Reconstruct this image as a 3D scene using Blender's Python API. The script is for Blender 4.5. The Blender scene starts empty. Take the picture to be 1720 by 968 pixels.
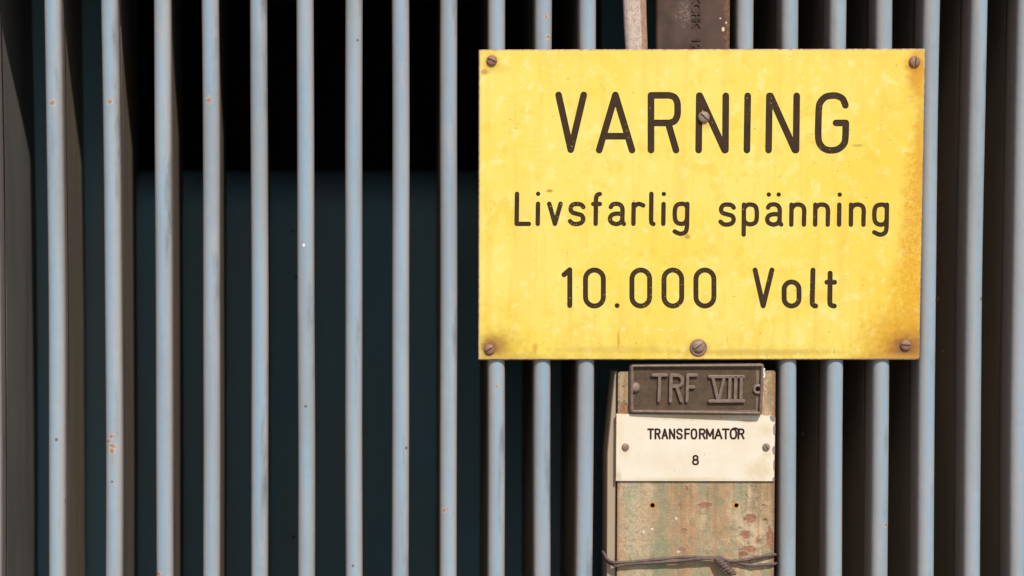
import bpy, bmesh, math, random
from mathutils import Vector
random.seed(7)
S = bpy.context.scene
C = S.collection

# ------------------------------------------------------------------ camera
CAM = Vector((0.0, -1.6, 0.0)); PITCH = math.radians(2.0)
F = 3200.0                       # focal length in pixels of a 1720 px wide frame
PX0, PY0 = 580.0, 484.0          # where the optical axis meets the frame (shifted lens)
cd = bpy.data.cameras.new('camera'); cam = bpy.data.objects.new('camera', cd); C.objects.link(cam)
cam.location = CAM; cam.rotation_euler = (math.pi/2 - PITCH, 0, 0)
cd.sensor_width = 36; cd.sensor_fit = 'HORIZONTAL'; cd.lens = F/1720*36
cd.shift_x = (860-PX0)/1720; cd.clip_start = 0.05; cd.clip_end = 300
cd.dof.use_dof = True; cd.dof.focus_distance = 1.602; cd.dof.aperture_fstop = 2.5
S.camera = cam
# ------------------------------------------------------------------ light
SUN_EL, SUN_AZ = math.radians(46), math.radians(14.5)      # azimuth: to the right of straight in front
w = bpy.data.worlds.new('World'); S.world = w; w.use_nodes = True
nt = w.node_tree; bg = nt.nodes['Background']
sky = nt.nodes.new('ShaderNodeTexSky'); sky.sky_type = 'NISHITA'; sky.sun_disc = False
sky.sun_elevation = SUN_EL; sky.sun_rotation = math.pi - SUN_AZ
nt.links.new(sky.outputs[0], bg.inputs[0]); bg.inputs[1].default_value = 0.11
sl = bpy.data.lights.new('sun', 'SUN'); sun = bpy.data.objects.new('sun', sl); C.objects.link(sun)
sl.energy = 4.2; sl.angle = math.radians(0.9); sl.color = (1.0, 0.94, 0.84)
d = Vector((math.sin(SUN_AZ)*math.cos(SUN_EL), -math.cos(SUN_AZ)*math.cos(SUN_EL), math.sin(SUN_EL)))
sun.rotation_euler = d.to_track_quat('Z', 'Y').to_euler(); sun.location = (1, -3, 3)
vs = S.view_settings; vs.view_transform = 'Standard'; vs.look = 'None'; vs.exposure = 0.0; vs.gamma = 1.0
vs.use_curve_mapping = False

# ------------------------------------------------------------------ survey: photo measure -> metres on a plane at depth Y
def U(px, py, Y=0.0):
    fw = Vector((0, math.cos(PITCH), -math.sin(PITCH))); up = Vector((0, math.sin(PITCH), math.cos(PITCH)))
    r = fw + Vector((1, 0, 0))*((px-PX0)/F) + up*((PY0-py)/F)
    return CAM + r*((Y-CAM.y)/r.y)
MM = 0.001; PXM = 0.0005         # one photo pixel is half a millimetre on the sign

# ------------------------------------------------------------------ object helpers
def tag(o, label=None, cat=None, group=None, kind=None):
    for k, v in (('label', label), ('category', cat), ('group', group), ('kind', kind)):
        if v: o[k] = v
    return o
def thing(name, loc, label, cat, group=None):
    o = bpy.data.objects.new(name, None); C.objects.link(o); o.location = loc; o.empty_display_size = 0.02
    return tag(o, label, cat, group)
def world_loc(o):
    v = Vector((0, 0, 0))
    while o: v = v + o.location; o = o.parent
    return v
def link(name, me, mats, parent=None, smooth=False):
    o = bpy.data.objects.new(name, me); C.objects.link(o)
    for m in (mats if isinstance(mats, (list, tuple)) else [mats]): me.materials.append(m)
    if parent:
        o.parent = parent; me.transform(__import__('mathutils').Matrix.Translation(-world_loc(parent)))
    if smooth:
        for p in me.polygons: p.use_smooth = True
    return o
def mesh(name, verts, faces, idx=None):
    me = bpy.data.meshes.new(name); me.from_pydata([tuple(v) for v in verts], [], faces); me.update()
    if idx:
        for p, i in zip(me.polygons, idx): p.material_index = i
    return me
def fix(me):
    bm = bmesh.new(); bm.from_mesh(me); bmesh.ops.recalc_face_normals(bm, faces=bm.faces); bm.to_mesh(me); bm.free(); return me
def box_mesh(name, x0, x1, y0, y1, z0, z1, bev=0.0, seg=2):
    v = [(x, y, z) for x in (x0, x1) for y in (y0, y1) for z in (z0, z1)]
    f = [(0,1,3,2), (4,6,7,5), (0,4,5,1), (2,3,7,6), (0,2,6,4), (1,5,7,3)]
    me = fix(mesh(name, v, f))
    if bev:
        bm = bmesh.new(); bm.from_mesh(me)
        bmesh.ops.bevel(bm, geom=list(bm.edges), offset=bev, segments=seg, profile=0.5, affect='EDGES'); bm.to_mesh(me); bm.free()
    return me
def loft(name, rings, closed=True, cap=True):
    n = len(rings[0]); v = [p for r in rings for p in r]; f = []
    for i in range(len(rings)-1):
        for j in range(n if closed else n-1):
            k = (j+1) % n
            f.append((i*n+j, i*n+k, (i+1)*n+k, (i+1)*n+j))
    if cap and closed:
        f.append(tuple(range(n))); f.append(tuple((len(rings)-1)*n+j for j in range(n)))
    return fix(mesh(name, v, f))
def tube(name, pts, rad, n=8):
    pts = [Vector(p) for p in pts]; rings = []; up = Vector((0.123, 0.3, 0.9)).normalized()
    for i, p in enumerate(pts):
        t = (pts[min(i+1, len(pts)-1)] - pts[max(i-1, 0)]).normalized()
        a = (up - t*up.dot(t)).normalized(); up = a; b = t.cross(a); r = rad[i] if isinstance(rad, list) else rad
        rings.append([p + (a*math.cos(2*math.pi*k/n) + b*math.sin(2*math.pi*k/n))*r for k in range(n)])
    return loft(name, rings)
def catmull(p, sub=6, closed=False):
    out = []; n = len(p)
    for i in range(n if closed else n-1):
        g = (lambda k: p[k % n]) if closed else (lambda k: p[min(max(k, 0), n-1)])
        a, b, c, e = g(i-1), g(i), g(i+1), g(i+2)
        for s in range(sub):
            t = s/sub
            out.append(tuple(0.5*((2*b[q]) + (c[q]-a[q])*t + (2*a[q]-5*b[q]+4*c[q]-e[q])*t*t + (3*b[q]-a[q]-3*c[q]+e[q])*t**3) for q in range(len(b))))
    if not closed: out.append(tuple(p[-1]))
    return out

# ------------------------------------------------------------------ node helpers
class NT:
    def __init__(s, name):
        s.m = bpy.data.materials.new(name); s.m.use_nodes = True; s.t = s.m.node_tree; s.n = s.t.nodes
        s.b = s.n['Principled BSDF']
        tc = s.n.new('ShaderNodeTexCoord'); s.obj = tc.outputs['Object']
        s.px = s.vm('MULTIPLY', s.obj, (1/PXM,)*3)              # object space in half millimetres
    def L(s, a, inp):
        if isinstance(a, bpy.types.NodeSocket): s.t.links.new(a, inp)
        else:
            if inp.type == 'RGBA' and isinstance(a, (tuple, list)) and len(a) == 3: a = (*a, 1)
            inp.default_value = a
    def vm(s, op, a, b=None):
        n = s.n.new('ShaderNodeVectorMath'); n.operation = op; s.L(a, n.inputs[0])
        if b is not None: s.L(b, n.inputs[1])
        return n.outputs['Value'] if op in ('LENGTH', 'DISTANCE', 'DOT_PRODUCT') else n.outputs[0]
    def ma(s, op, a, b=None, clamp=False):
        n = s.n.new('ShaderNodeMath'); n.operation = op; n.use_clamp = clamp; s.L(a, n.inputs[0])
        if b is not None: s.L(b, n.inputs[1])
        return n.outputs[0]
    def mr(s, v, a, b, c=0.0, e=1.0, smooth=True):
        n = s.n.new('ShaderNodeMapRange'); n.interpolation_type = 'SMOOTHSTEP' if smooth else 'LINEAR'
        for k, x in zip(range(5), (v, a, b, c, e)): s.L(x, n.inputs[k])
        return n.outputs[0]
    def noise(s, scale, detail=4, rough=0.55, stretch=(1,1,1), off=0.0, vec=None, dist=0.0):
        v = s.vm('MULTIPLY', vec or s.px, stretch)
        if off: v = s.vm('ADD', v, (off*13.1, off*7.7, off*3.3))
        n = s.n.new('ShaderNodeTexNoise'); s.L(v, n.inputs['Vector']); n.inputs['Scale'].default_value = scale
        n.inputs['Detail'].default_value = detail; n.inputs['Roughness'].default_value = rough; n.inputs['Distortion'].default_value = dist
        return n.outputs['Fac']
    def voro(s, scale, stretch=(1,1,1), off=0.0, feature='F1'):
        v = s.vm('MULTIPLY', s.px, stretch)
        if off: v = s.vm('ADD', v, (off*13.1, off*7.7, off*3.3))
        n = s.n.new('ShaderNodeTexVoronoi'); n.feature = feature; s.L(v, n.inputs['Vector']); n.inputs['Scale'].default_value = scale
        return n.outputs['Distance'], n.outputs['Color']
    def mix(s, f, a, b):
        n = s.n.new('ShaderNodeMix'); n.data_type = 'RGBA'; s.L(f, n.inputs[0]); s.L(a, n.inputs[6]); s.L(b, n.inputs[7]); return n.outputs[2]
    def sep(s, v=None):
        n = s.n.new('ShaderNodeSeparateXYZ'); s.L(v or s.px, n.inputs[0]); return n.outputs
    def spot(s, u, v, ru, rv, wob=0.6, nscale=0.12, lo=0.35, hi=1.0, off=0.0, nz=None):
        """soft ragged stain with its centre at (u, v), in half millimetres of the object"""
        q = s.vm('MULTIPLY', s.vm('SUBTRACT', s.px, (u, 0, v)), (1/ru, 0, 1/rv))
        l = s.vm('LENGTH', q)
        n = nz or s.noise(nscale, 4, 0.6, off=off)
        l = s.ma('ADD', l, s.ma('MULTIPLY', s.ma('SUBTRACT', n, 0.5), wob*2))
        return s.mr(l, hi, lo)
    def mx(s, a, b): return s.ma('MAXIMUM', a, b)
    def mul(s, a, b): return s.ma('MULTIPLY', a, b)
    def bump(s, h, strength=0.3, dist=0.001):
        n = s.n.new('ShaderNodeBump'); n.inputs['Strength'].default_value = strength; n.inputs['Distance'].default_value = dist
        s.L(h, n.inputs['Height']); s.L(n.outputs[0], s.b.inputs['Normal'])
    def done(s, col, rough=0.5, spec=0.4, metal=0.0):
        s.L(col, s.b.inputs['Base Color']); s.L(rough, s.b.inputs['Roughness']); s.L(spec, s.b.inputs['Specular IOR Level']); s.L(metal, s.b.inputs['Metallic'])
        return s.m

# reference origins (world) of the things whose material carries placed stains
SIGN_O = U(1179, 344, 0.0); LAB_O = U(1168, 753, 0.008); POST_Y = 0.010; POST_O = U(1168, 800, POST_Y)
def su(px, py): return (px-1179, 344-py)
def lu(px, py): return (px-1168, 753-py)
def pu(px, py): return (px-1168, 800-py)

def mat_sign():
    t = NT('weathered_yellow_laminate'); x, y, z = t.sep()
    big = t.noise(0.006, 5, 0.6); med = t.noise(0.03, 5, 0.6, off=1); fine = t.noise(0.25, 4, 0.6, off=2)
    wob = t.noise(0.09, 5, 0.65, off=9)
    c = t.mix(t.mr(big, 0.38, 0.66), (0.775, 0.63, 0.145), (0.765, 0.585, 0.085))
    right = t.mr(t.ma('ADD', x, t.ma('MULTIPLY', t.ma('SUBTRACT', med, 0.5), 160)), 120, 390)
    c = t.mix(t.mul(right, 0.62), c, (0.76, 0.52, 0.055))
    c = t.mix(t.mul(t.mr(z, 215, 262), t.mul(t.mr(med, 0.3, 0.7), 0.6)), c, (0.79, 0.52, 0.06))
    streak = t.noise(0.045, 4, 0.6, stretch=(1, 1, 0.07), off=3)
    c = t.mix(t.mul(t.mr(streak, 0.48, 0.70), 0.6), c, (0.75, 0.50, 0.075))
    st2 = t.noise(0.11, 3, 0.6, stretch=(1, 1, 0.05), off=23); c = t.mix(t.mul(t.mul(t.mr(st2, 0.55, 0.70), t.mr(z, 60, -180)), 0.22), c, (0.73, 0.49, 0.09))
    u, v = su(880, 450)
    c = t.mix(t.mul(t.spot(u, v, 28, 190, 0.35, nz=wob), 0.4), c, (0.74, 0.53, 0.10))
    low = t.mul(t.mr(z, -120, -255), t.mr(t.noise(0.03, 5, 0.65, stretch=(1, 1, 0.25), off=4), 0.38, 0.68))
    c = t.mix(t.mul(low, 0.6), c, (0.74, 0.50, 0.085))
    pale = t.mul(t.mr(t.noise(0.055, 4, 0.5, stretch=(1, 1, 1.5), off=5), 0.64, 0.70), t.mr(big, 0.3, 0.6))
    c = t.mix(t.mul(pale, 0.5), c, (0.85, 0.72, 0.34))
    pale2 = t.mr(t.noise(0.10, 3, 0.5, stretch=(0.6, 1, 1.3), off=6, dist=0.6), 0.69, 0.73)
    c = t.mix(t.mul(pale2, 0.42), c, (0.88, 0.79, 0.48))
    bl = t.mr(t.noise(0.045, 5, 0.62, stretch=(1, 1, 0.8), off=61), 0.53, 0.68); c = t.mix(t.mul(bl, 0.45), c, (0.84, 0.72, 0.30))
    bl2 = t.mr(t.noise(0.022, 6, 0.7, off=63), 0.54, 0.66); c = t.mix(t.mul(bl2, 0.45), c, (0.70, 0.48, 0.045))
    rim_ = t.mul(t.mul(t.mr(t.noise(0.10, 3, 0.5, stretch=(0.6, 1, 1.3), off=6, dist=0.6), 0.655, 0.68), t.mr(t.noise(0.10, 3, 0.5, stretch=(0.6, 1, 1.3), off=6, dist=0.6), 0.70, 0.685)), 0.5); c = t.mix(rim_, c, (0.68, 0.47, 0.07))
    scr = t.mul(t.mr(t.noise(0.05, 6, 0.7, stretch=(0.35, 1, 1.6), off=17, dist=1.2), 0.66, 0.69), 0.35)
    c = t.mix(scr, c, (0.55, 0.37, 0.07))
    # clustered pocks and scratches
    pk = t.mr(t.noise(0.32, 2, 0.5, stretch=(0.8, 1, 1.3), off=7), 0.66, 0.72)
    reg = None
    for p in ((1400,265,70,55,0.8), (1000,140,60,30,0.7), (860,215,50,35,0.7), (1430,215,25,35,0.8), (1330,170,60,30,0.5), (1300,590,170,16,0.8), (1040,575,120,28,0.7), (945,300,30,25,0.8), (1370,240,30,40,0.7), (840,350,40,200,0.35), (1250,450,250,200,0.22)):
        k = t.mul(t.spot(*su(p[0], p[1]), p[2], p[3], 0.5, lo=0.2, nz=wob), p[4]); reg = k if reg is None else t.mx(reg, k)
    c = t.mix(t.mul(pk, reg), c, (0.24, 0.13, 0.03))
    # orange blistered band at the right edge
    bub = t.mr(t.noise(0.16, 5, 0.7, off=8, dist=0.8), 0.40, 0.62)
    band = t.mul(t.spot(*su(1538, 430), 34, 270, 0.5, nz=wob), t.ma('ADD', 0.35, t.mul(bub, 0.65)))
    c = t.mix(t.mul(band, 0.9), c, (0.62, 0.27, 0.006))
    band2 = t.mul(t.spot(*su(1525, 505), 40, 110, 0.6, nz=wob), t.ma('ADD', 0.3, t.mul(bub, 0.7)))
    c = t.mix(t.mul(band2, 0.8), c, (0.66, 0.33, 0.015))
    br = t.mul(t.spot(*su(1505, 530), 75, 110, 0.7, nz=wob, lo=0.1), t.ma('ADD', 0.25, t.mul(t.mr(streak, 0.4, 0.65), 0.75)))
    c = t.mix(t.mul(br, 0.75), c, (0.69, 0.38, 0.014))
    bot = t.mul(t.mr(t.ma('ADD', z, t.mul(t.ma('SUBTRACT', wob, 0.5), 60)), -215, -258), t.mr(t.noise(0.05, 6, 0.72, stretch=(1, 1, 0.8), off=41), 0.42, 0.62))
    c = t.mix(t.mul(bot, 0.5), c, (0.62, 0.42, 0.045))
    spb = t.mul(t.mr(t.noise(0.20, 4, 0.7, off=43), 0.60, 0.66), t.mul(t.mr(z, -195, -240), t.mr(t.noise(0.018, 3, off=44), 0.42, 0.6)))
    c = t.mix(t.mul(spb, 0.75), c, (0.38, 0.20, 0.04))
    # rust around the screws
    def rust(px, py, ru, rv, k, col, wb=0.4):
        nonlocal c
        c = t.mix(t.mul(t.spot(*su(px, py), ru*1.15, rv*1.15, wb, lo=0.25, nz=wob), k), c, col)
    rust(1537, 125, 20, 50, 0.9, (0.60, 0.27, 0.02)); rust(1533, 108, 20, 20, 0.9, (0.52, 0.22, 0.02))
    rust(1546, 250, 13, 170, 0.7, (0.62, 0.30, 0.02)); rust(1548, 90, 24, 12, 0.7, (0.62, 0.36, 0.06))
    rust(1524, 582, 95, 72, 0.8, (0.58, 0.29, 0.02)); rust(1532, 590, 60, 40, 0.92, (0.36, 0.15, 0.02)); rust(1522, 582, 22, 20, 0.8, (0.20, 0.085, 0.03)); rust(1500, 603, 90, 10, 0.7, (0.50, 0.27, 0.06))
    rust(836, 582, 50, 38, 0.7, (0.56, 0.35, 0.04)); rust(830, 582, 30, 25, 0.85, (0.36, 0.19, 0.035)); rust(824, 586, 17, 17, 0.85, (0.20, 0.09, 0.03)); rust(860, 605, 95, 14, 0.7, (0.52, 0.33, 0.07))
    rust(824, 106, 17, 17, 0.75, (0.55, 0.31, 0.05)); rust(814, 122, 10, 6, 0.85, (0.45, 0.22, 0.05)); rust(836, 116, 26, 10, 0.4, (0.62, 0.42, 0.07))
    rust(1174, 586, 24, 22, 0.75, (0.55, 0.36, 0.09)); rust(1184, 205, 12, 18, 0.6, (0.55, 0.34, 0.06))
    rust(1270, 592, 190, 7, 0.6, (0.50, 0.32, 0.07)); rust(1040, 588, 130, 8, 0.45, (0.55, 0.37, 0.08)); rust(1040, 570, 3, 22, 0.8, (0.55, 0.30, 0.04)); rust(900, 585, 5, 12, 0.8, (0.60, 0.32, 0.04))
    rust(923, 321, 7, 4, 0.9, (0.45, 0.16, 0.03)); rust(1155, 398, 6, 5, 0.8, (0.40, 0.22, 0.05)); rust(1440, 245, 12, 3, 0.7, (0.45, 0.28, 0.06))
    spk = t.mul(t.mr(t.voro(0.055, off=4)[0], 0.075, 0.05), t.mr(t.noise(0.02, 2, off=12), 0.50, 0.56))
    c = t.mix(t.mul(spk, 0.8), c, (0.30, 0.17, 0.05))
    edge = t.mx(t.mr(x, -368, -375), t.mr(z, 256, 261))
    c = t.mix(t.mul(edge, t.mr(fine, 0.35, 0.6)), c, (0.62, 0.46, 0.18))
    t.bump(t.ma('ADD', fine, t.mul(med, 2)), 0.10, 0.0006)
    return t.done(c, t.ma('ADD', 0.38, t.mul(med, 0.3)), 0.35)

def mat_letter(name, col, chips=(0.55, 0.38, 0.13)):
    t = NT(name); n = t.noise(0.05, 4, 0.6); f = t.noise(0.35, 3, 0.6, off=2)
    c = t.mix(t.mr(n, 0.3, 0.7), col, tuple(k*1.3 for k in col))
    ch = t.mul(t.mr(f, 0.64, 0.69), t.mr(t.noise(0.012, 2, off=5), 0.46, 0.58))
    c = t.mix(t.mul(ch, 0.9), c, chips)
    t.bump(f, 0.15, 0.0005)
    return t.done(c, 0.7, 0.12)
def mat_edge():
    t = NT('laminate_edge'); n = t.noise(0.12, 5, 0.7)
    return t.done(t.mix(t.mr(n, 0.35, 0.65), (0.30, 0.17, 0.09), (0.62, 0.44, 0.28)), 0.7, 0.2)

def mat_bead(chips):
    t = NT('blue_grey_fin_paint'); x, y, z = t.sep()
    geo = t.n.new('ShaderNodeNewGeometry'); nx = t.sep(geo.outputs['Normal'])[0]
    wob = t.noise(0.02, 4, 0.6, stretch=(1, 1, 0.12))
    c = t.mix(t.mr(t.noise(0.010, 4, 0.6, stretch=(1.5, 1, 0.25)), 0.35, 0.65), (0.245, 0.345, 0.44), (0.29, 0.365, 0.425))
    # sky reflection painted into the bead: blue crown, greyer flanks, sliding across the row
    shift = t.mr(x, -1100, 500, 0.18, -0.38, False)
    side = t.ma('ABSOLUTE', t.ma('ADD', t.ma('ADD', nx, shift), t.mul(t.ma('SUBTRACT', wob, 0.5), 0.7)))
    sky_fade = t.mul(t.mr(side, 0.22, 0.58), t.mr(t.noise(0.05, 5, 0.7, stretch=(1, 1, 0.3), off=3), 0.2, 0.5))
    c = t.mix(t.mul(sky_fade, 0.65), c, (0.375, 0.335, 0.31))
    big = t.noise(0.004, 4, 0.6, stretch=(6, 1, 0.6), off=17); c = t.mix(t.mul(t.mr(big, 0.42, 0.66), 0.55), c, (0.235, 0.255, 0.27))
    rub = t.mul(t.mr(t.noise(0.03, 6, 0.75, stretch=(1, 1, 0.35), off=37), 0.56, 0.66), 0.45); c = t.mix(rub, c, (0.37, 0.36, 0.35))
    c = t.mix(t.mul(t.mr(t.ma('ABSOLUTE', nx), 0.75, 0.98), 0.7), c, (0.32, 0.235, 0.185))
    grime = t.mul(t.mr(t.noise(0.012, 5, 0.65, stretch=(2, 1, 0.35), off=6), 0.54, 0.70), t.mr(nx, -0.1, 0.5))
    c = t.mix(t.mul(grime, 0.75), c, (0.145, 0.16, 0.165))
    run = t.mul(t.mr(t.noise(0.16, 4, 0.65, stretch=(1, 1, 0.03), off=19), 0.60, 0.72), t.mr(t.noise(0.006, 3, stretch=(5, 1, 1), off=20), 0.45, 0.6)); c = t.mix(t.mul(run, 0.5), c, (0.20, 0.16, 0.135))
    sp = t.mr(t.noise(0.40, 4, 0.7, off=8), 0.37, 0.29); c = t.mix(t.mul(sp, 0.55), c, (0.17, 0.165, 0.17)); sp2 = t.mr(t.noise(0.33, 4, 0.7, off=28), 0.63, 0.72); c = t.mix(t.mul(sp2, 0.4), c, (0.47, 0.47, 0.47))
    vd, vc = t.voro(0.022, off=9); vr = t.sep(vc)
    dots = t.mul(t.mr(vd, 0.075, 0.05), t.mr(vr[0], 0.60, 0.64))
    c = t.mix(dots, c, (0.15, 0.12, 0.10))
    vd2, vc2 = t.voro(0.013, off=21); vr2 = t.sep(vc2)
    wd = t.mul(t.mr(t.ma('ADD', vd2, t.mul(t.ma('SUBTRACT', t.noise(0.5, 2), 0.5), 0.03)), 0.040, 0.028), t.mr(vr2[0], 0.62, 0.66))
    c = t.mix(wd, c, (0.80, 0.80, 0.76))
    nz = t.noise(0.30, 5, 0.75, off=13); nz2 = t.noise(0.42, 5, 0.75, off=15)
    for (u, v, r) in chips:
        c = t.mix(t.mul(t.spot(u, v-r*3.5, r*0.45, r*3.6, 0.5, nz=nz, lo=0.2), 0.35), c, (0.33, 0.22, 0.15))
        c = t.mix(t.mul(t.spot(u, v, r*1.3, r*1.4, 1.3, nz=nz, lo=0.7), 0.7), c, (0.50, 0.45, 0.41))
        c = t.mix(t.mul(t.spot(u, v, r*0.9, r*0.9, 2.2, nz=nz2, lo=0.8), 0.9), c, (0.36, 0.15, 0.07))
    t.bump(t.ma('ADD', t.noise(0.45, 4, 0.6), t.mul(t.noise(0.04, 3), 4)), 0.22, 0.0005)
    return t.done(c, t.ma('ADD', 0.42, t.mul(t.noise(0.05, 4, off=2), 0.2)), 0.4)
def mat_plate(name, a, b, k=0.5):
    t = NT(name)
    n = t.noise(0.012, 5, 0.65, stretch=(1, 1, 0.2)); f = t.noise(0.2, 4, 0.7, off=4)
    c = t.mix(t.mr(n, 0.35, 0.65), a, b)
    c = t.mix(t.mul(t.mr(f, 0.55, 0.75), k), c, tuple(q*1.5 for q in b))
    vd, vc = t.voro(0.02, off=3); vr = t.sep(vc)
    c = t.mix(t.mul(t.mr(vd, 0.07, 0.045), t.mr(vr[0], 0.7, 0.74)), c, (0.02, 0.02, 0.02))
    t.bump(t.noise(0.05, 5, 0.6, stretch=(1, 1, 0.3)), 0.15, 0.001)
    return t.done(c, 0.75, 0.15)

def mat_post():
    t = NT('flaking_green_post_paint')
    col = t.noise(0.03, 5, 0.6, stretch=(1, 1, 0.16)); med = t.noise(0.05, 6, 0.7, off=1); fine = t.noise(0.2, 5, 0.7, off=2); wob = t.noise(0.10, 5, 0.7, off=3)
    x, y, z = t.sep(); rag = t.noise(0.17, 6, 0.75, off=21)
    c = t.mix(t.mr(col, 0.36, 0.60), (0.25, 0.25, 0.15), (0.41, 0.255, 0.14))
    c = t.mix(t.mul(t.mr(t.noise(0.035, 4, 0.6, stretch=(1, 1, 0.2), off=7), 0.50, 0.66), 0.8), c, (0.265, 0.275, 0.175))
    c = t.mix(t.mul(t.mr(t.noise(0.02, 5, 0.7, stretch=(1, 1, 0.5), off=8), 0.50, 0.66), 0.7), c, (0.52, 0.40, 0.25))
    left = t.mul(t.spot(*pu(1068, 900), 42, 150, 0.6, nz=wob, lo=0.2), t.mr(fine, 0.35, 0.6))
    c = t.mix(t.mul(left, 0.7), c, (0.55, 0.455, 0.31))
    flk = t.mul(t.spot(*pu(1262, 900), 44, 130, 0.6, nz=wob, lo=0.2), t.mr(med, 0.42, 0.56))
    c = t.mix(t.mul(flk, 0.85), c, (0.60, 0.43, 0.27))
    pits = t.mr(t.noise(0.075, 6, 0.72, stretch=(0.8, 1, 1.2), off=5), 0.60, 0.66)
    rg = t.ma('ADD', 0.15, t.mx(t.mul(t.spot(*pu(1268, 900), 55, 140, 0.5, nz=wob, lo=0.2), 0.85), t.mul(t.spot(*pu(1045, 660), 26, 50, 0.5, nz=wob), 0.9)))
    c = t.mix(t.mul(pits, rg), c, (0.23, 0.085, 0.04))
    spk = t.mr(t.noise(0.30, 3, 0.6, off=6), 0.66, 0.71)
    c = t.mix(t.mul(spk, 0.7), c, (0.10, 0.055, 0.03))
    spk2 = t.mr(t.noise(0.16, 3, 0.6, off=11), 0.70, 0.73)
    c = t.mix(t.mul(spk2, 0.8), c, (0.66, 0.60, 0.47))
    shp = t.noise(0.06, 7, 0.75, stretch=(1, 1, 0.7), off=31)
    fl2 = t.mul(t.mr(shp, 0.545, 0.565), t.ma('ADD', 0.18, t.mul(t.mr(x, 20, 110), 0.75)))
    c = t.mix(t.mul(fl2, 0.75), c, (0.60, 0.45, 0.30))
    fl3 = t.mul(t.mr(shp, 0.43, 0.41), 0.55)
    c = t.mix(fl3, c, (0.20, 0.21, 0.125))
    dk = t.mul(t.mr(t.noise(0.11, 7, 0.78, stretch=(0.8, 1, 1.2), off=33), 0.615, 0.63), t.ma('ADD', 0.15, t.mul(t.mr(x, 40, 120), 0.8)))
    c = t.mix(t.mul(dk, 0.9), c, (0.20, 0.075, 0.04))
    hgt = t.ma('ADD', t.ma('MULTIPLY', t.mx(t.mul(pits, rg), t.ma('SUBTRACT', dk, t.mul(fl2, 0.4))), -1.2), t.ma('ADD', t.mul(med, 0.8), t.mul(fine, 0.35)))
    for (px, py, ru, rv) in ((1184, 849, 13, 5.5), (1262, 872, 12, 8), (1254, 899, 9, 8), (1258, 925, 17, 7), (1150, 892, 5, 4), (1276, 911, 6, 4), (1146, 925, 8, 4), (1047, 690, 9, 18), (1295, 905, 6, 22), (1153, 822, 4, 6), (1142, 850, 3, 6), (1250, 933, 8, 5)):
        k = t.spot(*pu(px, py), ru*1.3, rv*1.45, 1.1, nz=rag, lo=0.7)
        c = t.mix(t.mul(k, 0.6), c, (0.62, 0.48, 0.34)); hgt = t.ma('ADD', hgt, t.mul(k, 0.25))
        k = t.spot(*pu(px, py), ru, rv, 1.2, nz=rag, lo=0.75)
        c = t.mix(t.mul(k, 0.85), c, t.mix(t.mr(fine, 0.4, 0.6), (0.22, 0.07, 0.035), (0.40, 0.15, 0.08))); hgt = t.ma('SUBTRACT', hgt, t.mul(k, 0.9))
    dr = t.mul(t.mr(t.noise(0.07, 5, 0.65, stretch=(1, 1, 0.04), off=51), 0.47, 0.62), t.mr(t.ma('ADD', z, t.mul(t.ma('SUBTRACT', col, 0.5), 140)), -120, 10))
    c = t.mix(t.mul(dr, 0.6), c, (0.21, 0.14, 0.07))
    rr_ = t.mul(t.mr(t.noise(0.05, 4, 0.6, stretch=(1, 1, 0.03), off=57), 0.54, 0.64), 0.55); c = t.mix(rr_, c, (0.33, 0.185, 0.095))
    edge = t.mul(t.mx(t.mr(x, 126, 134), t.mr(x, -126, -134)), t.mr(fine, 0.35, 0.55))
    c = t.mix(t.mul(edge, 0.85), c, (0.26, 0.11, 0.055))
    for (px, py) in ((1096, 849), (1237, 849)):
        c = t.mix(t.mul(t.spot(*pu(px, py+1.2), 7.5, 7.5, 0.25, nz=wob, lo=0.5), 0.9), c, (0.55, 0.22, 0.03))
    for (px, py) in ((1136, 872), (1095, 890), (1081, 895), (1140, 929)):
        c = t.mix(t.spot(*pu(px, py), 3.4, 2.5, 1.2, nz=rag, lo=0.5), c, (0.66, 0.60, 0.48))
    t.bump(hgt, 0.6, 0.0022)
    return t.done(c, 0.72, 0.25)

def mat_label():
    t = NT('cream_white_label'); n = t.noise(0.02, 5, 0.6); f = t.noise(0.12, 4, 0.65, off=2); wob = t.noise(0.12, 5, 0.7, off=5)
    c = t.mix(t.mr(n, 0.35, 0.7), (0.755, 0.67, 0.555), (0.72, 0.62, 0.475))
    for (px, py, ru, rv, k, cl) in ((1277, 790, 30, 28, 0.55, (0.60, 0.48, 0.27)), (1150, 806, 130, 5, 0.5, (0.55, 0.42, 0.26)), (1170, 700, 120, 8, 0.6, (0.56, 0.36, 0.15)), (1100, 775, 60, 22, 0.25, (0.64, 0.54, 0.38)), (1037, 800, 8, 20, 0.5, (0.5, 0.36, 0.2)), (1288, 722, 16, 16, 0.6, (0.64, 0.52, 0.33)), (1040, 730, 8, 60, 0.3, (0.7, 0.55, 0.3)), (1290, 762, 12, 12, 0.6, (0.66, 0.52, 0.33)), (1050, 758, 13, 12, 0.6, (0.68, 0.52, 0.33)), (1255, 707, 18, 4, 0.7, (0.5, 0.3, 0.12))):  # tan top-edge strip: rust wash plus painted shadow of the cast plate
        c = t.mix(t.mul(t.spot(*lu(px, py), ru, rv, 0.6, nz=wob, lo=0.2), k), c, cl)
    for (px, py, ru, rv) in ((1302, 701, 9, 8), (1303, 722, 4, 12), (1302, 757, 4, 9), (1303, 783, 3.5, 13), (1302, 806, 4, 4)):
        c = t.mix(t.spot(*lu(px, py), ru, rv, 0.45, nz=wob, lo=0.8), c, (0.26, 0.20, 0.19))
    sp = t.mul(t.mr(t.noise(0.22, 2, off=8), 0.72, 0.75), 0.6); c = t.mix(sp, c, (0.45, 0.30, 0.14))
    t.bump(f, 0.06, 0.0005)
    return t.done(c, 0.45, 0.35)
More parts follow.
